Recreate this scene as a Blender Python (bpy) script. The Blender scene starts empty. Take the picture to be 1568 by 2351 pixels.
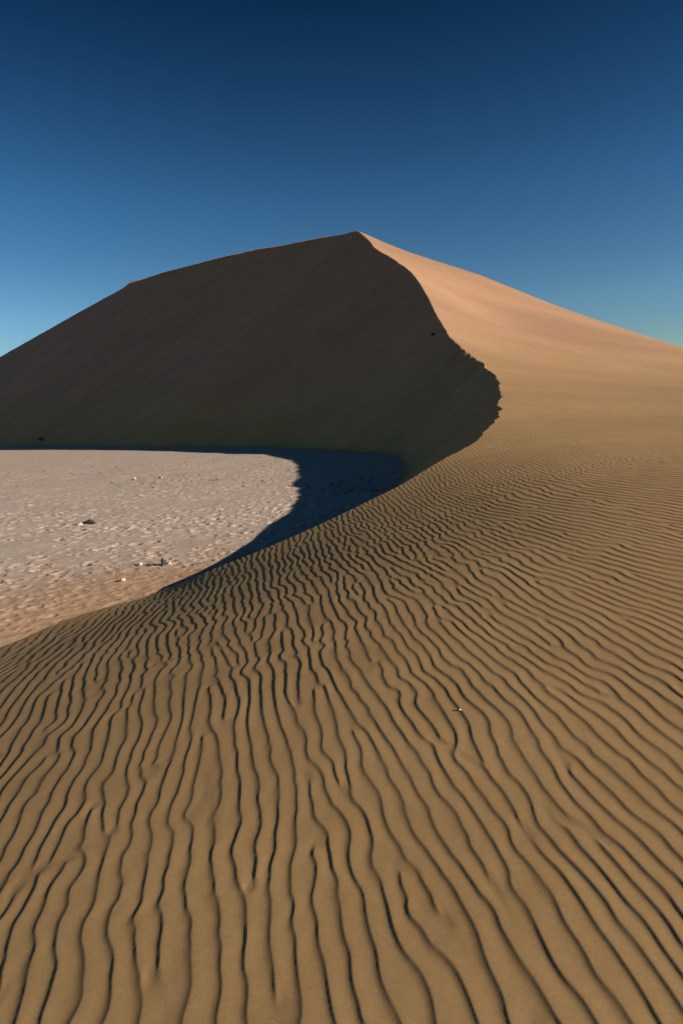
import bpy, math
import numpy as np
from mathutils import Vector, Matrix

# ------------------------------------------------------------------ camera
HC = 3.6                       # eye height above the clay pan
FPX = 1567.0                   # focal length in units of a 1568 x 2351 picture (24 mm lens)
PITCH = math.atan((1175.5 - 950.0) / FPX)
ROLL = math.radians(3.0)       # the camera was held slightly tilted
SUN_EL, SUN_AZ = 19.0, -16.0     # degrees; azimuth from +X towards +Y
scene = bpy.context.scene
cam_d = bpy.data.cameras.new('camera')
cam_d.sensor_fit = 'VERTICAL'
cam_d.sensor_height = 36.0
cam_d.lens = 36.0 * FPX / 2351.0
cam_d.clip_start = 0.05
cam_d.clip_end = 20000
cam = bpy.data.objects.new('camera', cam_d)
scene.collection.objects.link(cam)
cam.location = (0, 0, HC)
cam.rotation_euler = (Matrix.Rotation(math.pi / 2 - PITCH, 3, 'X') @ Matrix.Rotation(-ROLL, 3, 'Z')).to_euler()
scene.camera = cam

# ------------------------------------------------------------------ sky and sun
world = bpy.data.worlds.new('World')
scene.world = world
world.use_nodes = True
nt = world.node_tree
bg = nt.nodes['Background']
sky = nt.nodes.new('ShaderNodeTexSky')
sky.sky_type = 'NISHITA'
sky.sun_disc = False
sky.sun_elevation = math.radians(SUN_EL)
sky.sun_rotation = math.radians(90 - SUN_AZ)
sky.altitude = 1200
sky.air_density = 1.0
sky.dust_density = 0.2
sky.ozone_density = 3.0
gm = nt.nodes.new('ShaderNodeGamma'); gm.inputs['Gamma'].default_value = 1.6
tn = nt.nodes.new('ShaderNodeMix'); tn.data_type = 'RGBA'; tn.blend_type = 'MULTIPLY'; tn.inputs['Factor'].default_value = 1.0
tn.inputs['B'].default_value = (0.82, 0.98, 0.88, 1)
nt.links.new(sky.outputs[0], gm.inputs['Color']); nt.links.new(gm.outputs[0], tn.inputs['A'])
# polariser-like deepening of the sky with height
tc = nt.nodes.new('ShaderNodeTexCoord'); sp = nt.nodes.new('ShaderNodeSeparateXYZ'); cr = nt.nodes.new('ShaderNodeValToRGB')
nt.links.new(tc.outputs['Generated'], sp.inputs[0]); nt.links.new(sp.outputs['Z'], cr.inputs[0])
for k in range(3): cr.color_ramp.elements.new(0.5)
for e_, (p_, c_) in zip(cr.color_ramp.elements, [(0.0, (0.64, 0.42, 0.38)), (0.14, (0.74, 0.60, 0.55)), (0.28, (0.50, 0.57, 0.55)), (0.5, (0.09, 0.235, 0.28)), (0.85, (0.02, 0.05, 0.05))]):
    e_.position = p_; e_.color = (*c_, 1)
t2 = nt.nodes.new('ShaderNodeMix'); t2.data_type = 'RGBA'; t2.blend_type = 'MULTIPLY'; t2.inputs['Factor'].default_value = 1.0
nt.links.new(tn.outputs['Result'], t2.inputs['A']); nt.links.new(cr.outputs[0], t2.inputs['B'])
nt.links.new(t2.outputs['Result'], bg.inputs['Color'])
bg.inputs['Strength'].default_value = 0.05

sl = bpy.data.lights.new('sun', 'SUN')
sl.energy = 5.0
sl.angle = math.radians(0.53)
sl.color = (1.0, 0.86, 0.70)
sun = bpy.data.objects.new('sun', sl)
scene.collection.objects.link(sun)
sd = Vector((math.cos(math.radians(SUN_AZ)) * math.cos(math.radians(SUN_EL)),
             math.sin(math.radians(SUN_AZ)) * math.cos(math.radians(SUN_EL)),
             math.sin(math.radians(SUN_EL))))
sun.rotation_euler = sd.to_track_quat('Z', 'Y').to_euler()
sun.location = sd * 300

scene.view_settings.view_transform = 'Standard'
scene.view_settings.look = 'None'
scene.view_settings.exposure = 0.40
scene.view_settings.gamma = 1.0
scene.cycles.max_bounces = 6

rng = np.random.default_rng(11)

# ------------------------------------------------------------------ surveying helpers
def ray(X, Y):
    """direction of a sight line, scaled so that its forward component is 1"""
    a_ = (np.asarray(X, float) - 784.0) / FPX
    b_ = (1175.5 - np.asarray(Y, float)) / FPX
    a = a_ * math.cos(ROLL) + b_ * math.sin(ROLL)
    b = -a_ * math.sin(ROLL) + b_ * math.cos(ROLL)
    c, s = math.cos(PITCH), math.sin(PITCH)
    fy = c + b * s
    fz = -s + b * c
    return a / fy, fz / fy

def at(X, Y, y):
    a, t = ray(X, Y)
    return (float(a * y), float(y), float(HC + t * y))

def project(x, y, z):
    c, s = math.cos(PITCH), math.sin(PITCH)
    d = y * c - (z - HC) * s
    v = y * s + (z - HC) * c
    a = x / d; b = v / d
    a_ = a * math.cos(ROLL) - b * math.sin(ROLL); b_ = a * math.sin(ROLL) + b * math.cos(ROLL)
    return 784.0 + FPX * a_, 1175.5 - FPX * b_

def smoothstep(a, b, x):
    t = np.clip((x - a) / (b - a), 0, 1)
    return t * t * (3 - 2 * t)

_tab = np.random.default_rng(3).random((256, 256)).astype(np.float32) * 2 - 1
def vnoise(x, y, seed=0):
    xi = np.floor(x); yi = np.floor(y)
    fx = (x - xi); fy = (y - yi)
    xi = xi.astype(np.int64) + seed * 37; yi = yi.astype(np.int64) + seed * 91
    fx = fx * fx * fx * (fx * (fx * 6 - 15) + 10); fy = fy * fy * fy * (fy * (fy * 6 - 15) + 10)
    g = lambda i, j: _tab[i & 255, j & 255]
    a = g(xi, yi); b = g(xi + 1, yi); c = g(xi, yi + 1); d = g(xi + 1, yi + 1)
    return (a + (b - a) * fx) * (1 - fy) + (c + (d - c) * fx) * fy

def fbm(x, y, o=4, seed=0):
    r = 0; amp = 1.0; n = 0
    for k in range(o):
        r = r + amp * vnoise(x * 2 ** k, y * 2 ** k, seed + k * 5); n += amp; amp *= 0.5
    return r / n

# ------------------------------------------------------------------ the brink (crest line) of the dune
BR = [(-30, 1500, 3.1), (30, 1476, 3.25), (120, 1447, 3.5), (215, 1412, 3.72), (300, 1378, 3.88), (380, 1352, 4.0),
      (450, 1322, 4.0), (580, 1270, 4.15),
      (700, 1219, 4.46), (790, 1178, 4.7), (860, 1143, 4.95), (920, 1112, 5.22), (1000, 1064, 5.72), (1060, 1033, 6.12),
      (1100, 1008, 6.6), (1130, 965, 7.8), (1146, 925, 9.3), (1152, 897, 11.4), (1140, 868, 13.8),
      (1110, 838, 16.8), (1060, 797, 19), (1022, 757, 21.3), (1000, 715, 23.6), (975, 668, 26.1), (950, 632, 28.4), (905, 597, 31),
      (860, 568, 34), (824, 531, 37.5), (790, 536, 40), (730, 547, 44), (650, 561, 49), (560, 578, 54),
      (430, 611, 62), (320, 643, 70), (285, 660, 73), (200, 706, 77), (110, 757, 81), (30, 802, 85), (-150, 905, 93),
      (-400, 1000, 100)]          # picture position and depth in eye heights
bp = np.array([at(p[0], p[1], p[2] * HC) for p in BR])
bp[:, 2] = np.maximum(bp[:, 2], -0.05)
seg = np.r_[0, np.cumsum(np.linalg.norm(np.diff(bp, axis=0), axis=1) ** 0.5)]
def hermite(t):
    """Catmull-Rom like interpolation of the brink, non-uniform"""
    m = np.zeros_like(bp)
    m[1:-1] = 0.5 * ((bp[1:-1] - bp[:-2]) / np.diff(seg)[:-1, None] + (bp[2:] - bp[1:-1]) / np.diff(seg)[1:, None])
    m[0] = (bp[1] - bp[0]) / (seg[1] - seg[0]); m[-1] = (bp[-1] - bp[-2]) / (seg[-1] - seg[-2])
    i = np.clip(np.searchsorted(seg, t, side='right') - 1, 0, len(seg) - 2)
    h = seg[i + 1] - seg[i]; u = ((t - seg[i]) / h)[:, None]; h = h[:, None]
    return ((2 * u ** 3 - 3 * u ** 2 + 1) * bp[i] + (u ** 3 - 2 * u ** 2 + u) * h * m[i]
            + (-2 * u ** 3 + 3 * u ** 2) * bp[i + 1] + (u ** 3 - u ** 2) * h * m[i + 1])
brc = hermite(np.linspace(0, seg[-1], 150))       # smooth brink, used as constraints
_t = np.linspace(0, seg[-1], 4000); _p = hermite(_t)
_ds = np.r_[0, np.linalg.norm(np.diff(_p[:, :2], axis=0), axis=1)]
_w = np.where((_p[:, 1] > 20) & (_p[:, 1] < 85), 1 / 0.075, np.where(_p[:, 1] < 20, 1 / 0.12, 1 / 1.5))
_c = np.cumsum(_ds * _w); NB = int(_c[-1])
tb = np.interp(np.linspace(0, _c[-1], NB), _c, _t)
print('brink points', NB)
brd = hermite(tb)                                 # dense brink

# ------------------------------------------------------------------ windward surface: thin plate spline through surveyed points
CP = [(0, 0, 1.9), (0, -3, 1.95), (0, -10, 2.0), (-1.2, 1.6, 1.82), (1.2, 1.6, 1.91), (3, 2, 1.95), (-3, 0, 1.75), (0, 5, 1.72),
      (6, 3, 2.05), (12, 0, 2.25), (25, 0, 2.6), (45, 0, 2.4), (12, 8, 2.1), (25, 15, 2.5), (50, 20, 3.2), (90, 10, 2.4), (30, -30, 2.5), (0, -40, 2.0),
      (-4, 3, 1.35), (-7, 6, 0.6), (-8, -4, 1.2), (-14, 0, 0.3), (-25, -5, -0.4), (-30, -40, 0.0), (-60, 0, -1.0), (90, -60, 1.0), (200, -60, -0.5), (200, 60, -0.5), (-60, -60, -1)]
for x, y, z in [(5, 230, 30), (52, 235, 16), (115, 245, 0), (-20, 310, 38), (-45, 400, 36), (-120, 480, 30), (-200, 520, 25), (-90, 560, 6), (170, 150, -2), (115, 155, 3.0), (140, 70, 2.0),
      (20, 320, 12), (0, 480, 0), (170, 480, -4), (-260, 600, 0)]:
    CP.append((x * HC / 4.5, y * HC / 4.5, z * HC / 4.5))
CP.append(at(300, 646, 73.5 * HC))
for a_, prof_ in ((0.52, [(6, 1.92), (10, 1.97), (14, 2.04), (18, 2.15), (23, 2.34), (29, 2.64), (37, 3.12), (48, 3.9)]),
                  (0.34, [(6, 1.86), (10, 1.91), (14, 2.0), (18, 2.16), (23, 2.45), (29, 2.93), (36, 3.62)])):
    for y_, z_ in prof_: CP.append((a_ * y_, y_, z_))
for p in [(1300, 900, 53), (1300, 800, 106), (1560, 880, 79), (1560, 830, 118),
          (1100, 630, 164), (1250, 692, 161), (1400, 744, 157), (1560, 795, 152), (1100, 720, 132), (1150, 800, 94), (1200, 740, 136), (1420, 800, 124),
          (1230, 900, 52.5), (1200, 960, 37), (1430, 900, 57)]:
    CP.append(at(p[0], p[1], p[2] * HC / 4.5))
CP = np.array(CP)
cpts = np.vstack([CP, brc])
lam = np.r_[np.full(len(CP), 2e-3), np.full(len(brc), 1e-6)]
S = 50.0
def tps_fit(P, z, reg):
    n = len(P)
    d2 = ((P[:, None] - P[None]) ** 2).sum(-1) / S ** 2
    K = d2 * np.log(d2 + 1e-14) + np.diag(reg * n)
    A = np.zeros((n + 3, n + 3)); A[:n, :n] = K
    Q = np.c_[np.ones(n), P / S]; A[:n, n:] = Q; A[n:, :n] = Q.T
    return np.linalg.solve(A, np.r_[z, 0, 0, 0])
coef = tps_fit(cpts[:, :2], cpts[:, 2], lam * 0.01)
def W(x, y):
    shp = x.shape; x = x.ravel() / S; y = y.ravel() / S
    out = np.empty(x.shape)
    px = cpts[:, 0] / S; py = cpts[:, 1] / S; w = coef[:-3]
    for s in range(0, len(x), 8000):
        e = s + 8000
        d2 = ((x[s:e, None] - px) ** 2 + (y[s:e, None] - py) ** 2)
        d2 += 1e-14
        out[s:e] = ((d2 * np.log(d2)) @ w) + coef[-3] + coef[-2] * x[s:e] + coef[-1] * y[s:e]
    return out.reshape(shp)

# scalloped brink where small slides bite into the crest
bn = np.zeros(NB)
sx, sy = project(brd[:, 0], brd[:, 1], brd[:, 2])
tang = np.gradient(brd[:, :2], axis=0); tang /= np.linalg.norm(tang, axis=1)[:, None]
nrm = np.c_[tang[:, 1], -tang[:, 0]]
arc = np.r_[0, np.cumsum(np.linalg.norm(np.diff(brd[:, :2], axis=0), axis=1))]
jag = smoothstep(21, 30, brd[:, 1]) * (1 - smoothstep(66, 84, brd[:, 1]))
sc_ = np.abs(np.sin(arc / 0.95 * 1.57 + 1.6 * vnoise(arc / 1.9, arc * 0, 4)))          # rounded bites
offs = jag * (0.20 * (sc_ - 0.6) * np.clip(0.55 + 0.8 * vnoise(arc / 2.3, arc * 0, 6), 0, 1) + 0.17 * vnoise(arc / 3.1, arc * 0, 2) + 0.05 * vnoise(arc / 0.35, arc * 0, 1))
offs += 0.04 * vnoise(arc / 0.9, arc * 0, 8) * (1 - smoothstep(16, 22, brd[:, 1]))
bxy = brd[:, :2] + nrm * offs[:, None]
bz = np.where(brd[:, 2] > 0.0, W(bxy[:, 0], bxy[:, 1]), brd[:, 2])
lee_poly = np.vstack([bxy, [(-700, 260), (-700, -200), (-40, -60), (-22, 0)]])

def inside(x, y, poly):
    r = np.zeros(x.shape, bool)
    n = len(poly)
    for i in range(n):
        x0, y0 = poly[i]; x1, y1 = poly[(i + 1) % n]
        if y0 == y1: continue
        m = (y > y0) != (y > y1)
        if not m.any(): continue
        r ^= m & (x < (x1 - x0) * (y - y0) / (y1 - y0) + x0)
    return r

REPOSE = 0.80
def slip(x, y):
    """sand at the angle of repose below the brink (cones below every brink segment)"""
    shp = x.shape; x = x.ravel(); y = y.ravel()
    out = np.full(x.shape, -50.0)
    ax, ay, az = bxy[:-1, 0], bxy[:-1, 1], bz[:-1]
    ex, ey, ez = np.diff(bxy[:, 0]), np.diff(bxy[:, 1]), np.diff(bz)
    el2 = ex * ex + ey * ey + 1e-12; el = np.sqrt(el2)
    for s in range(0, len(x), 256):
        X_ = x[s:s + 256]; Y_ = y[s:s + 256]
        cx, cy = X_.mean(), Y_.mean(); R = np.sqrt((X_ - cx) ** 2 + (Y_ - cy) ** 2).max()
        h = az - REPOSE * np.sqrt((ax - cx) ** 2 + (ay - cy) ** 2)
        k = h > h.max() - 2 * REPOSE * R - 1.6 * el - 0.05
        dx = X_[:, None] - ax[k]; dy = Y_[:, None] - ay[k]
        l2 = el2[k]; along = (dx * ex[k] + dy * ey[k]) / l2
        # the best point on a sloping segment lies uphill of the foot of the perpendicular
        g = np.clip(ez[k] / el[k] / REPOSE, -0.95, 0.95)
        perp = np.abs(dx * ey[k] - dy * ex[k]) / l2
        tt = np.clip(along + perp * g / np.sqrt(1 - g * g), 0, 1)
        d = np.sqrt((dx - tt * ex[k]) ** 2 + (dy - tt * ey[k]) ** 2)
        out[s:s + 256] = (az[k] + tt * ez[k] - REPOSE * d).max(1)
    return out.reshape(shp)

# ------------------------------------------------------------------ mesh grids: polar, finer towards the photographer
PO = np.array([0.0, -1.5])
def polar_grid(deg0, deg1, dstep, rs, wide=None):
    th = np.radians(np.arange(deg0, deg1 + 1e-6, dstep))
    return th, np.asarray(rs)

def make_grid_mesh(name, X, Y, Z, keep=None, wrap=False):
    nr, nc = X.shape
    co = np.stack([X, Y, Z], -1).reshape(-1, 3).astype(np.float32)
    idx = np.arange(nr * nc).reshape(nr, nc)
    a = idx[:-1, :-1]; b = idx[:-1, 1:]; c = idx[1:, 1:]; d = idx[1:, :-1]
    q = np.stack([a, b, c, d], -1).reshape(-1, 4)
    if keep is not None:
        k = keep.reshape(-1)
        q = q[k[q].any(1)]
    used = np.zeros(len(co), bool); used[q.ravel()] = True
    remap = np.cumsum(used) - 1
    q = remap[q].astype(np.int32); co = co[used]
    me = bpy.data.meshes.new(name)
    me.vertices.add(len(co)); me.vertices.foreach_set('co', co.ravel())
    me.loops.add(q.size); me.loops.foreach_set('vertex_index', q.ravel())
    me.polygons.add(len(q))
    me.polygons.foreach_set('loop_start', np.arange(0, q.size, 4, dtype=np.int32))
    me.polygons.foreach_set('loop_total', np.full(len(q), 4, np.int32))
    me.polygons.foreach_set('use_smooth', np.ones(len(q), bool))
    me.update(calc_edges=True)
    ob = bpy.data.objects.new(name, me)
    scene.collection.objects.link(ob)
    return ob, used

fine = np.arange(-41, 41.0001, 0.065)
coarse_r = np.arange(42.5, 186, 2.5); coarse_l = np.arange(-177.5, -42, 2.5)
deg = np.r_[coarse_l, fine, coarse_r]               # azimuth, clockwise from +Y
TH = np.radians(deg)
lnr = np.concatenate([np.arange(math.log(0.4), math.log(2.6), 0.01),
                      np.arange(math.log(2.6), math.log(40), 0.0024),
                      np.arange(math.log(40), math.log(380), 0.0038),
                      np.arange(math.log(384), math.log(1500), 0.03)])
RR = np.exp(lnr)
GX = PO[0] + RR[:, None] * np.sin(TH)[None]
GY = PO[1] + RR[:, None] * np.cos(TH)[None]
print('grid', GX.shape)

def cubic_weights(t):
    return (-0.5 * t + t * t - 0.5 * t ** 3, 1 - 2.5 * t * t + 1.5 * t ** 3, 0.5 * t + 2 * t * t - 1.5 * t ** 3, -0.5 * t * t + 0.5 * t ** 3)
def cubic_resample(C, fi, fj):
    i = np.clip(fi.astype(int), 1, C.shape[0] - 3); ti = fi - i
    j = np.clip(fj.astype(int), 1, C.shape[1] - 3); tj = fj - j
    wi = cubic_weights(ti); wj = cubic_weights(tj)
    R = sum(wi[k][:, None] * C[i - 1 + k] for k in range(4))
    return sum(wj[k][None] * R[:, j - 1 + k] for k in range(4))
nl = len(coarse_l)
LT = np.radians(np.arange(-41.6, 41.7, 0.26)); LV = np.arange(lnr[0] - 0.03, lnr[-1] + 0.04, 0.011)
LW = W(PO[0] + np.exp(LV)[:, None] * np.sin(LT)[None], PO[1] + np.exp(LV)[:, None] * np.cos(LT)[None])
GW = np.empty_like(GX)
GW[:, nl:nl + len(fine)] = cubic_resample(LW, (lnr - LV[0]) / 0.011, (np.radians(fine) - LT[0]) / math.radians(0.26))
GW[:, :nl] = W(GX[:, :nl], GY[:, :nl]); GW[:, nl + len(fine):] = W(GX[:, nl + len(fine):], GY[:, nl + len(fine):])
far = smoothstep(420, 640, np.sqrt(GX ** 2 + (GY - 100) ** 2))
GW = GW * (1 - far) - 2.0 * far
lee = inside(GX, GY, lee_poly)

# ------------------------------------------------------------------ wind ripples: phasor field following the surveyed ripple directions
# X, Y, line direction (dx, dy), spacing -- in survey units
RS = [(45, 2250, -.4, 1, 68), (150, 2250, -.05, 1, 70), (300, 2200, -.12, 1, 70), (440, 2250, 0, 1, 74), (600, 2250, .02, 1, 72), (750, 2200, .15, 1, 78),
      (880, 2250, .35, 1, 76), (1000, 2250, .45, 1, 80), (1200, 2200, .48, 1, 70), (1450, 2200, .6, 1, 60), (1500, 2050, .9, 1, 50), (1500, 1900, 1, .75, 40),
      (1500, 1640, 1, .6, 30), (1500, 1500, 1, .5, 23), (1500, 1350, 1, .27, 14), (1500, 1250, 1, .2, 10.5), (1500, 1150, 1, .12, 7.2), (1500, 1080, 1, .06, 5.6),
      (1302, 1124, 1, .25, 9.5), (1200, 1060, 1, .35, 6.5), (1100, 1085, 1, .6, 7.5), (1283, 1345, 1, .55, 19), (1150, 1300, 1, .5, 17.5), (1000, 1250, 1, .7, 16),
      (900, 1200, .8, 1, 13.5), (800, 1200, .3, 1, 14.5), (720, 1240, .1, 1, 17), (850, 1350, .6, 1, 23), (1000, 1400, .8, 1, 26), (760, 1450, .25, 1, 27),
      (600, 1400, 0, 1, 26), (600, 1565, 0, 1, 37), (900, 1565, .65, 1, 32), (1050, 1600, .75, 1, 35), (600, 1790, .05, 1, 45), (850, 1790, .4, 1, 45), (1000, 1790, .45, 1, 44),
      (1200, 1760, .6, 1, 44), (1350, 1700, .9, 1, 37), (1200, 1500, 1, .75, 25), (600, 2000, .05, 1, 54), (900, 2000, .38, 1, 56), (1150, 1980, .5, 1, 55), (300, 2000, -.2, 1, 50),
      (60, 1890, -.6, 1, 38), (200, 1890, -.35, 1, 40), (400, 1888, -.08, 1, 42), (60, 1713, -.65, 1, 29), (200, 1713, -.5, 1, 31), (370, 1713, -.05, 1, 34),
      (60, 1565, -.9, 1, 21), (200, 1565, -.4, 1, 27), (350, 1565, -.1, 1, 30), (50, 1490, -1, .65, 14), (130, 1490, -.8, 1, 17), (250, 1490, -.45, 1, 22), (400, 1490, -.05, 1, 25),
      (230, 1425, -1, .75, 10), (300, 1420, -.8, 1, 13), (400, 1420, -.25, 1, 20), (520, 1420, 0, 1, 23), (450, 1340, -.5, 1, 12), (520, 1330, -.2, 1, 15), (600, 1330, 0, 1, 19),
      (60, 2080, -.5, 1, 50)]
RS = np.array(RS, float)
def intersect(X, Y):
    a, t = ray(X, Y)
    ys = np.exp(np.linspace(math.log(0.8), math.log(70), 900))
    hit = np.full(len(X), np.nan)
    zz = W(a[:, None] * ys[None], np.broadcast_to(ys, (len(X), len(ys))).copy())
    below = (HC + t[:, None] * ys[None]) < zz
    first = below.argmax(1)
    i = np.maximum(first, 1)
    f0 = (HC + t * ys[i - 1]) - zz[np.arange(len(X)), i - 1]; f1 = (HC + t * ys[i]) - zz[np.arange(len(X)), i]
    y = ys[i - 1] + (ys[i] - ys[i - 1]) * f0 / (f0 - f1 + 1e-12)
    return a * y, y
hx, hy = intersect(RS[:, 0], RS[:, 1])
hz = W(hx, hy)
eps = 0.01
p0 = np.array(project(hx, hy, hz)); pxx = np.array(project(hx + eps, hy, W(hx + eps, hy))); pyy = np.array(project(hx, hy + eps, W(hx, hy + eps)))
Jx = (pxx - p0) / eps; Jy = (pyy - p0) / eps
nn = np.stack([RS[:, 3], -RS[:, 2]]); nn = nn / np.linalg.norm(nn, axis=0) / RS[:, 4]
kx = (Jx * nn).sum(0); ky = (Jy * nn).sum(0)
klen = np.clip(np.hypot(kx, ky), 1 / 0.30, 1 / 0.085); kang = np.minimum(np.arctan2(ky, kx), math.radians(62))
for i in range(len(RS)):
    print('rip %5d %5d  xy %6.2f %6.2f z %5.2f lam %.3f ang %6.1f' % (RS[i, 0], RS[i, 1], hx[i], hy[i], hz[i], 1 / klen[i], math.degrees(kang[i])))
su = np.arctan2(hx - PO[0], hy - PO[1]); sv = np.log(np.hypot(hx - PO[0], hy - PO[1]))
def kfield(u, v):
    """smooth ripple wave vector (angle, log wavelength) at log-polar position"""
    d2 = ((u[:, None] - su) / 0.10) ** 2 + ((v[:, None] - sv) / 0.16) ** 2
    w = 1.0 / (d2 + 0.35) ** 1.6
    w /= w.sum(1)[:, None]
    return (w @ np.cos(kang), w @ np.sin(kang), w @ np.log(0.93 / klen))

fi0 = len(coarse_l); fi1 = fi0 + len(fine)
ri0 = int(np.searchsorted(lnr, math.log(2.6))); ri1 = int(np.searchsorted(lnr, math.log(62)))
sub = (slice(ri0, ri1), slice(fi0, fi1))
U = TH[fi0:fi1]; V = lnr[ri0:ri1]
# kernels on a jittered net whose density follows the wavelength
def make_kernels():
    us, vs = [], []
    v = V[0] - 0.05
    while v < V[-1] + 0.05:
        uu = np.linspace(U[0], U[-1], 40)
        _, _, l = kfield(uu, np.full(40, v))
        lam_r = np.exp(l) / math.exp(v)
        sv_ = float(np.median(lam_r)) * 0.9
        u = U[0] - 0.02
        row = []
        while u < U[-1] + 0.02:
            s = float(np.interp(u, uu, lam_r))
            row.append(u); u += s * 0.75
        row = np.array(row)
        us.append(row + rng.uniform(-.3, .3, len(row)) * 0.75 * np.interp(row, uu, lam_r))
        vs.append(v + rng.uniform(-.45, .45, len(row)) * sv_)
        v += sv_
    return np.concatenate(us), np.concatenate(vs)
ku_, kv_ = make_kernels()
NK = len(ku_)
ca, sa, ll = kfield(ku_, kv_)
ang = np.arctan2(sa, ca) + 0.10 * fbm(ku_ * 30, kv_ * 22, 2, 12)
lamk = np.exp(ll)
wx = PO[0] + np.exp(kv_) * np.sin(ku_); wy = PO[1] + np.exp(kv_) * np.cos(ku_)
ksx = 2 * np.pi * np.cos(ang) / lamk; ksy = 2 * np.pi * np.sin(ang) / lamk
print('kernels', NK)
# neighbour lists through a coarse hash in log-polar space scaled by wavelength
phase = rng.uniform(0, 2 * np.pi, NK)
order = np.argsort(kv_)
SP, SA = 0.80, 1.1           # kernel radii across / along the ripples, in wavelengths
nbr_i, nbr_j = [], []
lam_rel = lamk / np.exp(kv_)
for i0 in range(0, NK, 400):
    ii = order[i0:i0 + 400]
    vmin, vmax = kv_[ii].min(), kv_[ii].max()
    pad = 3.2 * lam_rel[ii].max()
    cand = order[np.searchsorted(kv_[order], vmin - pad):np.searchsorted(kv_[order], vmax + pad)]
    dx = wx[cand][None] - wx[ii][:, None]; dy = wy[cand][None] - wy[ii][:, None]
    c_, s_ = np.cos(ang[ii])[:, None], np.sin(ang[ii])[:, None]
    q = ((dx * c_ + dy * s_) / (1.3 * lamk[ii][:, None])) ** 2 + ((-dx * s_ + dy * c_) / (2.4 * lamk[ii][:, None])) ** 2
    a_, b_ = np.nonzero((q < 1.0) & (q > 0))
    nbr_i.append(ii[a_]); nbr_j.append(cand[b_])
nbr_i = np.concatenate(nbr_i); nbr_j = np.concatenate(nbr_j)
print('pairs', len(nbr_i))
dx = wx[nbr_i] - wx[nbr_j]; dy = wy[nbr_i] - wy[nbr_j]
adv = 0.5 * ((ksx[nbr_i] + ksx[nbr_j]) * dx + (ksy[nbr_i] + ksy[nbr_j]) * dy)
for it in range(3):
    e = np.exp(1j * (phase[nbr_j] + adv))
    acc = np.bincount(nbr_i, e.real, NK) + 1j * np.bincount(nbr_i, e.imag, NK)
    phase = np.angle(acc + 0.6 * np.exp(1j * phase))
field = np.zeros((len(V), len(U)), np.complex64)
SX = GX[sub]; SY = GY[sub]
# small wander of the sampling position makes the lines sinuous
lamg = None
du = U[1] - U[0]; dv = V[1] - V[0]
for i in range(NK):
    hr = lam_rel[i] * SA * 2.1
    a0 = int((ku_[i] - hr - U[0]) / du); a1 = int((ku_[i] + hr - U[0]) / du) + 2
    b0 = int((kv_[i] - hr - V[0]) / dv); b1 = int((kv_[i] + hr - V[0]) / dv) + 2
    a0 = max(a0, 0); b0 = max(b0, 0); a1 = min(a1, len(U)); b1 = min(b1, len(V))
    if a0 >= a1 or b0 >= b1: continue
    ddx = (SX[b0:b1, a0:a1] - wx[i]).astype(np.float32); ddy = (SY[b0:b1, a0:a1] - wy[i]).astype(np.float32)
    c_, s_ = math.cos(ang[i]), math.sin(ang[i]); il = 1 / lamk[i]
    pr = (ddx * c_ + ddy * s_) * il; pa = (-ddx * s_ + ddy * c_) * il
    g = np.exp(-(pr / SP) ** 2 - (pa / SA) ** 2)
    field[b0:b1, a0:a1] += g * np.exp(1j * (phase[i] + 2 * np.pi * pr)).astype(np.complex64)
mag = np.abs(field)
ph = np.angle(field)
_u, _v = np.meshgrid(U[::8], V[::8]); _, _, lg = kfield(_u.ravel(), _v.ravel())
lg = np.exp(lg).reshape(_u.shape)
def upsample(c, shp, st):
    r = np.arange(shp[0]) / st; q = np.arange(shp[1]) / st
    r0 = np.minimum(r.astype(int), c.shape[0] - 2); q0 = np.minimum(q.astype(int), c.shape[1] - 2)
    fr = (r - r0)[:, None]; fq = (q - q0)[None]
    return ((c[r0][:, q0] * (1 - fq) + c[r0][:, q0 + 1] * fq) * (1 - fr) + (c[r0 + 1][:, q0] * (1 - fq) + c[r0 + 1][:, q0 + 1] * fq) * fr)
LG = upsample(lg, mag.shape, 8)
ph = ph + 2.1 * fbm(SX / LG / 1.9, SY / LG / 2.7, 2, 7)
t = (ph / (2 * np.pi)) % 1.0
LEE = 0.28
rise = (t / LEE) ** 2.3
q_ = np.clip((t - LEE) / (1 - LEE), 0, 1)
fall = 0.55 * 0.5 * (1 + np.cos(np.pi * q_)) + 0.45 * (1 - q_)
prof = np.where(t < LEE, rise, fall)
mn = mag / np.median(mag)
amp = smoothstep(0.08, 0.6, mn)
amp *= 0.95 + 0.2 * fbm(SX / LG / 3, SY / LG / 5, 2, 21)
rd = np.hypot(SX, SY)
fade = 1 - smoothstep(30, 60, rd)
# ripples die out at the bottom of the flank, next to the pan
low = smoothstep(-0.05, 0.10, GW[sub] + 0.0 * rd) 
H = 0.049 * LG * prof * amp * fade * low
HM = 0.049 * LG * 0.45 * fade * low
fullH = np.zeros_like(GX)
fullH[sub] = (H - HM)
# fade near the brink happens through geometry only
GZ = GW + np.where(lee, 0, fullH)
GZ += np.where(lee, 0, 0.010 * fbm(GX / 1.6, GY / 2.6, 3, 31) * smoothstep(2, 8, RR)[:, None])
GZ += np.where(lee, 0, 0.16 * fbm(GX / 14, GY / 7, 3, 33) * smoothstep(35, 80, RR)[:, None])

# slip face
lx = GX[lee]; ly = GY[lee]; lr = np.hypot(lx, ly)
m = (lr < 700)
zs = np.full(lx.shape, -3.0)
zs[m] = slip(lx[m], ly[m])
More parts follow.
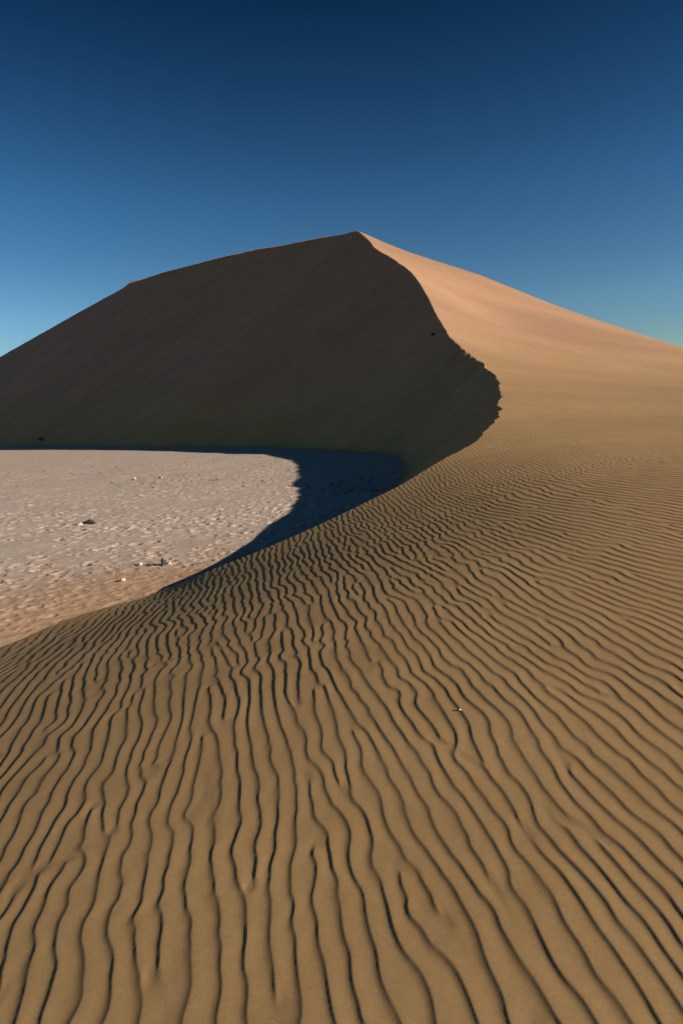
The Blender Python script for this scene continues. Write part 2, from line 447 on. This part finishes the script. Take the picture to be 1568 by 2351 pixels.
# concave apron at the toe and faint slide lobes running down the face
zs = zs + 0.10 * fbm(lx / 3.0, ly / 3.0, 3, 41) * smoothstep(25, 60, lr) + 0.30 * fbm((lx * 0.8 - ly * 0.6) / 26, (lx * 0.6 + ly * 0.8) / 12, 2, 43) * smoothstep(60, 110, lr) * smoothstep(0, 6, zs)
toe = 0.10 + 0.05 * fbm(lx / 1.7, ly / 1.7, 3, 47)
zs = np.where(ly > 21, 0.5 * (zs + np.sqrt(zs * zs + 0.16)) - toe * (1 - smoothstep(0.0, 2.0, zs)), zs)
GZ[lee] = zs
GZ = np.maximum(GZ, -1.5)
keep = GZ > -0.35

# ------------------------------------------------------------------ materials
def new_mat(name):
    m = bpy.data.materials.new(name); m.use_nodes = True
    n = m.node_tree; n.nodes.clear()
    o = n.nodes.new('ShaderNodeOutputMaterial'); b = n.nodes.new('ShaderNodeBsdfPrincipled')
    n.links.new(b.outputs[0], o.inputs[0])
    return m, n, b

def noise(n, co, scale, detail=3, rough=0.55):
    t = n.nodes.new('ShaderNodeTexNoise'); t.inputs['Scale'].default_value = scale
    t.inputs['Detail'].default_value = detail; t.inputs['Roughness'].default_value = rough
    n.links.new(co, t.inputs['Vector']); return t.outputs['Fac']

def ramp(n, fac, stops):
    r = n.nodes.new('ShaderNodeValToRGB')
    while len(r.color_ramp.elements) < len(stops): r.color_ramp.elements.new(0.5)
    for e, (p, c) in zip(r.color_ramp.elements, stops):
        e.position = p; e.color = (*c, 1)
    n.links.new(fac, r.inputs[0]); return r.outputs[0]

def mix(n, fac, a, b, mode='MIX'):
    x = n.nodes.new('ShaderNodeMix'); x.data_type = 'RGBA'; x.blend_type = mode
    for s, v in ((x.inputs['Factor'], fac), (x.inputs['A'], a), (x.inputs['B'], b)):
        if isinstance(v, (int, float)): s.default_value = v
        elif isinstance(v, tuple): s.default_value = (*v, 1)
        else: n.links.new(v, s)
    return x.outputs['Result']

def sand_material():
    m, n, b = new_mat('dune_sand')
    g = n.nodes.new('ShaderNodeNewGeometry'); co = g.outputs['Position']
    big = noise(n, co, 0.05, 3); mid = noise(n, co, 1.3, 4); grain = noise(n, co, 420, 2, 0.7)
    sx_ = n.nodes.new('ShaderNodeSeparateXYZ'); n.links.new(co, sx_.inputs[0])
    mr = n.nodes.new('ShaderNodeMapRange'); mr.inputs[1].default_value = 2.0; mr.inputs[2].default_value = 14.0
    n.links.new(sx_.outputs['Z'], mr.inputs[0])
    c = ramp(n, big, [(0.3, (0.37, 0.243, 0.112)), (0.7, (0.40, 0.262, 0.128))])
    c = mix(n, mr.outputs[0], c, (0.395, 0.243, 0.154))
    c = mix(n, 1.0, c, ramp(n, mid, [(0.3, (0.95, 0.93, 0.90)), (0.7, (1.06, 1.06, 1.06))]), 'MULTIPLY')
    blot = noise(n, co, 38, 3, 0.6)
    c = mix(n, 1.0, c, ramp(n, blot, [(0.3, (0.95, 0.93, 0.88)), (0.7, (1.06, 1.05, 1.08))]), 'MULTIPLY')
    c = mix(n, 1.0, c, ramp(n, grain, [(0.25, (0.66, 0.62, 0.56)), (0.5, (1.0, 1.0, 1.0)), (0.78, (1.38, 1.42, 1.5))]), 'MULTIPLY')
    mp = n.nodes.new('ShaderNodeMapping'); mp.vector_type = 'POINT'
    mp.inputs['Rotation'].default_value = (0, 0, math.radians(-28)); mp.inputs['Scale'].default_value = (0.018, 0.16, 0.05)
    n.links.new(co, mp.inputs['Vector'])
    st = noise(n, mp.outputs[0], 1.0, 3, 0.5)
    c = mix(n, 1.0, c, ramp(n, st, [(0.3, (0.90, 0.91, 0.90)), (0.7, (1.09, 1.08, 1.07))]), 'MULTIPLY')
    n.links.new(c, b.inputs['Base Color'])
    b.inputs['Roughness'].default_value = 0.9
    b.inputs['Specular IOR Level'].default_value = 0.15
    bm = n.nodes.new('ShaderNodeBump'); bm.inputs['Strength'].default_value = 0.35; bm.inputs['Distance'].default_value = 0.0012
    n.links.new(noise(n, co, 260, 3, 0.7), bm.inputs['Height']); n.links.new(bm.outputs[0], b.inputs['Normal'])
    return m

def pan_material():
    m, n, b = new_mat('pan_clay')
    g = n.nodes.new('ShaderNodeNewGeometry'); co = g.outputs['Position']
    mid = noise(n, co, 0.35, 4); sm = noise(n, co, 3.0, 5, 0.65)
    c = ramp(n, mid, [(0.3, (0.52, 0.41, 0.335)), (0.7, (0.61, 0.495, 0.41))])
    c = mix(n, 0.5, c, ramp(n, sm, [(0.25, (0.34, 0.27, 0.23)), (0.5, (0.52, 0.42, 0.35)), (0.75, (0.62, 0.52, 0.45))]))
    at_ = n.nodes.new('ShaderNodeAttribute'); at_.attribute_name = 'sand_cover'
    c = mix(n, at_.outputs['Fac'], c, ramp(n, sm, [(0.3, (0.44, 0.28, 0.17)), (0.7, (0.54, 0.36, 0.235))]))
    n.links.new(c, b.inputs['Base Color'])
    b.inputs['Roughness'].default_value = 0.9; b.inputs['Specular IOR Level'].default_value = 0.15
    bm = n.nodes.new('ShaderNodeBump'); bm.inputs['Strength'].default_value = 0.5; bm.inputs['Distance'].default_value = 0.02
    n.links.new(noise(n, co, 14, 4, 0.6), bm.inputs['Height']); n.links.new(bm.outputs[0], b.inputs['Normal'])
    return m
M_SAND = sand_material(); M_PAN = pan_material()

dune, _ = make_grid_mesh('sand_dune', GX, GY, GZ, keep)
dune.data.materials.append(M_SAND)
dune['kind'] = 'structure'
dune['label'] = 'tall orange sand dune with a dark slip face and a rippled windward flank'

# ------------------------------------------------------------------ clay pan, trampled and dimpled
pd = np.r_[np.arange(-180, -44, 4.0), np.arange(-43, 12.001, 0.09), np.arange(14, 181, 4.0)]
pl = np.concatenate([np.arange(math.log(1), math.log(11), 0.05), np.arange(math.log(11), math.log(160), 0.0021), np.arange(math.log(165), math.log(9000), 0.12)])
PT = np.radians(pd); PR = np.exp(pl)
PX = PR[:, None] * np.sin(PT)[None]; PY = PR[:, None] * np.cos(PT)[None]
near = 1 - smoothstep(60, 150, PR)[:, None]
PZ = 0.05 * fbm(PX / 4.0, PY / 4.0, 3, 51) * near + np.zeros_like(PX)
# orange sand blown over the pan next to the dune foot (a real dusting, highest at the foot)
dfoot = np.full(PX.shape, 99.0)
bsel = brd[brd[:, 1] < 22][::6]
reg = (PR < 40)
for bx, by, bz_ in bsel:
    d = np.hypot(PX[reg] - bx, PY[reg] - by); dfoot[reg] = np.minimum(dfoot[reg], d)
cov = 1 - smoothstep(1.0, 7.0, dfoot + 3.0 * fbm(PX / 2.2, PY / 2.2, 4, 81) + smoothstep(-5, 0, PX) * 9 * smoothstep(14, 24, PY))
# dents: hoof and foot prints, each a shallow pit with a raised rim
PZ0 = PZ.copy()
dents = []
npit = 7000
pu = rng.uniform(math.radians(-40), math.radians(8), npit); pv = np.log(11.5) + rng.random(npit) * (np.log(70) - np.log(11.5))
for i in range(npit):
    r = math.exp(pv[i]); x, y = r * math.sin(pu[i]), r * math.cos(pu[i])
    dens = float(fbm(np.array([x / 5.0]), np.array([y / 5.0]), 2, 61)[0])
    if dens < rng.uniform(-0.55, 0.15): continue
    dents.append((x, y, rng.uniform(0.05, 0.13) * (1 + r * 0.012), rng.uniform(0, math.pi), rng.uniform(0.010, 0.032)))
du2 = math.radians(0.09); dv2 = 0.0021
c0 = int(np.searchsorted(pd, -43)); r0_ = int(np.searchsorted(pl, math.log(11)))
nfc = len(np.arange(-43, 12.001, 0.09)); nfr = len(np.arange(math.log(11), math.log(160), 0.0021))
for x, y, s, a, dep in dents:
    r = math.hypot(x, y); u = math.atan2(x, y); hr = 2.6 * s / r
    a0 = c0 + max(int((u - hr - PT[c0]) / du2), 0); a1 = c0 + min(int((u + hr - PT[c0]) / du2) + 2, nfc)
    b0 = r0_ + max(int((math.log(r) - hr - pl[r0_]) / dv2), 0); b1 = r0_ + min(int((math.log(r) + hr - pl[r0_]) / dv2) + 2, nfr)
    if a0 >= a1 or b0 >= b1: continue
    X_ = PX[b0:b1, a0:a1] - x; Y_ = PY[b0:b1, a0:a1] - y
    p = (X_ * math.cos(a) + Y_ * math.sin(a)) / (s * 1.35); q = (-X_ * math.sin(a) + Y_ * math.cos(a)) / s
    d2 = p * p + q * q
    PZ[b0:b1, a0:a1] += dep * (-np.exp(-(d2 ** 1.5)) + 0.45 * np.exp(-((np.sqrt(d2) - 1.35) / 0.35) ** 2))
PZ = PZ0 + (PZ - PZ0) * (1 - 0.75 * cov)
PZ += 0.012 * fbm(PX / 0.35, PY / 0.35, 3, 71) * near
pan, pused = make_grid_mesh('clay_pan', PX, PY, PZ)
pan.data.materials.append(M_PAN)
pan['kind'] = 'structure'
pan['label'] = 'flat pale clay pan with trampled crust'
att = pan.data.attributes.new('sand_cover', 'FLOAT', 'POINT')
att.data.foreach_set('value', cov.reshape(-1)[pused].astype(np.float32))

# ------------------------------------------------------------------ loose things
import bmesh
def simple_mat(name, col, var=0.3, scale=20, rough=0.85):
    m, n, b = new_mat(name)
    g = n.nodes.new('ShaderNodeTexCoord')
    f = noise(n, g.outputs['Object'], scale, 4, 0.6)
    lo = tuple(v * (1 - var) for v in col); hi = tuple(min(1, v * (1 + var)) for v in col)
    n.links.new(ramp(n, f, [(0.3, lo), (0.7, hi)]), b.inputs['Base Color'])
    b.inputs['Roughness'].default_value = rough
    return m
M_WOOD = simple_mat('weathered_wood', (0.34, 0.29, 0.24), 0.35, 30)
M_DARKWOOD = simple_mat('charred_wood', (0.05, 0.04, 0.03), 0.4, 25)
M_STONE_L = simple_mat('pale_stone', (0.50, 0.45, 0.39), 0.2, 18)
M_STONE_D = simple_mat('dark_stone', (0.17, 0.15, 0.13), 0.3, 18)

def tube(bm, pts, radii, sides=10):
    pts = [Vector(p) for p in pts]; rings = []
    for i, p in enumerate(pts):
        d = (pts[min(i + 1, len(pts) - 1)] - pts[max(i - 1, 0)]).normalized()
        u = d.cross(Vector((0.1, 0.2, 1))).normalized(); v = d.cross(u)
        rings.append([bm.verts.new(p + (u * math.cos(2 * math.pi * k / sides) + v * math.sin(2 * math.pi * k / sides)) * radii[i] * (1 + 0.18 * math.sin(5 * k + i * 2))) for k in range(sides)])
    for a, b in zip(rings[:-1], rings[1:]):
        for k in range(sides):
            bm.faces.new((a[k], a[(k + 1) % sides], b[(k + 1) % sides], b[k]))
    bm.faces.new(rings[0][::-1]); bm.faces.new(rings[-1])

def rock(bm, sx, sy, sz, seed):
    r = np.random.default_rng(seed)
    res = bmesh.ops.create_icosphere(bm, subdivisions=3, radius=1.0)
    o = r.random(3) * 50
    for v in res['verts']:
        n = v.co.normalized()
        k = 1 + 0.35 * float(vnoise(np.array([n.x * 1.6 + o[0]]), np.array([n.y * 1.6 + n.z * 1.3 + o[1]]), 5)[0]) \
            + 0.12 * float(vnoise(np.array([n.x * 5 + o[2]]), np.array([n.y * 5 - n.z * 4 + o[1]]), 9)[0])
        v.co = Vector((n.x * sx * k, n.y * sy * k, n.z * sz * k))

def obj(name, bm, m, parent=None, loc=(0, 0, 0), rz=0.0, smooth=True):
    me = bpy.data.meshes.new(name)
    bmesh.ops.recalc_face_normals(bm, faces=bm.faces)
    bm.to_mesh(me); bm.free()
    for p in me.polygons: p.use_smooth = smooth
    me.materials.append(m)
    o = bpy.data.objects.new(name, me); scene.collection.objects.link(o)
    o.location = loc; o.rotation_euler = (0, 0, rz)
    if parent: o.parent = parent
    return o

def pan_point(X, Y):
    a, t = ray(X, Y); y = -HC / t
    return (float(a * y), float(y), 0.0)

def tag(o, label, cat, group=None):
    o['label'] = label; o['category'] = cat
    if group: o['group'] = group

# the long stick lying near the dune foot, with a dark stump standing at its right end
x, y, z = pan_point(355, 1299)
bm = bmesh.new()
tube(bm, [(-0.30, 0.03, 0.02), (-0.18, 0.0, 0.035), (0.0, -0.02, 0.025), (0.16, 0.01, 0.03), (0.30, 0.0, 0.02)], [0.008, 0.014, 0.018, 0.020, 0.016])
tube(bm, [(-0.16, 0.0, 0.035), (-0.21, 0.05, 0.08), (-0.24, 0.07, 0.13)], [0.010, 0.007, 0.004], 6)
st_ = obj('driftwood_branch', bm, M_DARKWOOD, loc=(x, y, 0.0))
tag(st_, 'thin dark branch lying on the pan next to the foot of the rippled sand', 'branch')
x, y, z = pan_point(374, 1296)
bm = bmesh.new()
tube(bm, [(0, 0, -0.02), (0.01, 0, 0.05), (-0.01, 0.01, 0.10), (-0.02, 0.02, 0.15)], [0.075, 0.06, 0.045, 0.018])
tube(bm, [(0.01, 0, 0.05), (0.07, 0.0, 0.10), (0.10, 0.01, 0.13)], [0.03, 0.018, 0.008], 7)
o = obj('wood_stump', bm, M_DARKWOOD, loc=(x, y + 0.02, 0.0))
tag(o, 'small black stump standing at the right end of the thin branch', 'stump')
x, y, z = pan_point(202, 1205)
bm = bmesh.new()
tube(bm, [(-0.32, 0, 0.02), (-0.15, 0.02, 0.07), (0.02, 0, 0.10), (0.2, -0.02, 0.09), (0.34, 0, 0.02)], [0.02, 0.06, 0.085, 0.07, 0.015])
tube(bm, [(0.0, 0, 0.12), (0.08, 0.03, 0.2), (0.12, 0.05, 0.24)], [0.03, 0.018, 0.006], 7)
o = obj('driftwood_log', bm, M_DARKWOOD, loc=(x, y, 0.0))
tag(o, 'short thick black log alone in the middle of the lit pan', 'log')
PALE = [(182, 1207, 0.13, 'pale stone touching the left end of the black log'),
        (322, 1297, 0.07, 'pale stone beside the left end of the thin branch'),
        (386, 1294, 0.07, 'pale stone just right of the small black stump'),
        (281, 1334, 0.07, 'lone pale stone on the orange sand dusting below the thin branch'),
        (369, 1098, 0.16, 'brightest white stone near the far edge of the lit pan'),
        (308, 1100, 0.13, 'white stone farther left of the brightest one near the far edge of the lit pan')]
for k, (X, Y, r, lab) in enumerate(PALE):
    x, y, z = pan_point(X, Y)
    bm = bmesh.new(); rock(bm, r, r * 0.75, r * 0.6, 100 + k)
    o = obj('stone', bm, M_STONE_L, loc=(x, y, r * 0.3), rz=k * 1.3)
    tag(o, lab, 'stone', 'pale stones lying on the pan')
# the light pebble between the ripples in the foreground
hx1, hy1 = intersect(np.array([1055.0]), np.array([1631.0]))
hz1 = float(W(hx1, hy1)[0])
bm = bmesh.new(); rock(bm, 0.010, 0.008, 0.006, 77)
o = obj('pebble', bm, M_STONE_L, loc=(float(hx1[0]), float(hy1[0]), hz1 + 0.004))
tag(o, 'tiny white pebble alone between the ripples of the foreground sand', 'pebble')
# dark scrub tuft high on the slip face and at the foot of the face on the left
def tuft(name, X, Y, size, seed, lab, onface):
    r = np.random.default_rng(seed)
    a, t_ = ray(X, Y)
    ys = np.exp(np.linspace(math.log(25), math.log(360), 1500))
    zf = np.maximum(slip(a * ys, ys), 0)
    i = int((HC + t_ * ys < zf).argmax()) if onface else int(np.argmin(abs(ys + HC / t_)))
    x, y, z = float(a * ys[i]), float(ys[i]), float(zf[i])
    root = bpy.data.objects.new(name, None); scene.collection.objects.link(root); root.location = (x, y, z - 0.05 * size)
    tag(root, lab, 'shrub')
    bs = bmesh.new(); bl = bmesh.new()
    for k in range(26):
        an = r.uniform(0, 6.28); L = size * r.uniform(0.5, 1.0); out = r.uniform(0.2, 0.9)
        p = [Vector((0, 0, 0)), Vector((math.cos(an) * L * out * 0.5, math.sin(an) * L * out * 0.5, L * 0.45)), Vector((math.cos(an) * L * out, math.sin(an) * L * out, L * (1 - 0.4 * out)))]
        tube(bs, p, [size * 0.02, size * 0.013, size * 0.005], 5)
        for q in range(14):
            f = r.uniform(0.35, 1.0); c = p[1].lerp(p[2], max(0, f * 2 - 1)) if f > 0.5 else p[0].lerp(p[1], f * 2)
            c = c + Vector(r.normal(0, size * 0.05, 3)); d = Vector(r.normal(0, 1, 3)).normalized() * size * 0.07; e = d.cross(Vector(r.normal(0, 1, 3))).normalized() * size * 0.03
            bl.faces.new([bl.verts.new(c - d), bl.verts.new(c + e), bl.verts.new(c + d), bl.verts.new(c - e)])
    obj('stem', bs, M_DARKWOOD, root); obj('foliage', bl, M_LEAF, root)
M_LEAF = simple_mat('scrub_leaf', (0.045, 0.055, 0.025), 0.4, 12)
tuft('desert_shrub', 993, 771, 0.6, 5, 'single dark shrub high on the shaded slip face near the crest', True)
tuft('desert_shrub', 95, 1012, 1.1, 6, 'low dark shrub at the shaded foot of the dune on the left', True)
# stones strewn over the shaded end of the pan and the far strip: countless
bm = bmesh.new()
r = np.random.default_rng(9)
def strew(n, X0, X1, Y0, Y1, s0, s1):
    for k in range(n):
        X = r.normal((X0 + X1) / 2, (X1 - X0) / 3); Y = r.uniform(Y0, Y1) + r.normal(0, 5)
        x, y, z = pan_point(X, Y)
        if slip(np.array([x]), np.array([y]))[0] > -0.3: continue
        s_ = r.uniform(s0, s1)
        res = bmesh.ops.create_icosphere(bm, subdivisions=1, radius=s_)
        for v in res['verts']:
            v.co = Vector((v.co.x * r.uniform(0.8, 1.4) + x, v.co.y * r.uniform(0.8, 1.2) + y, v.co.z * 0.6 + s_ * 0.25))
strew(110, 680, 870, 1078, 1130, 0.03, 0.09)
strew(240, 30, 690, 1046, 1115, 0.03, 0.08)
strew(380, -40, 620, 1100, 1340, 0.010, 0.032)
o = obj('gravel', bm, M_STONE_D, smooth=False)
o['kind'] = 'stuff'; o['label'] = 'dark gravel scattered over the pale pan'
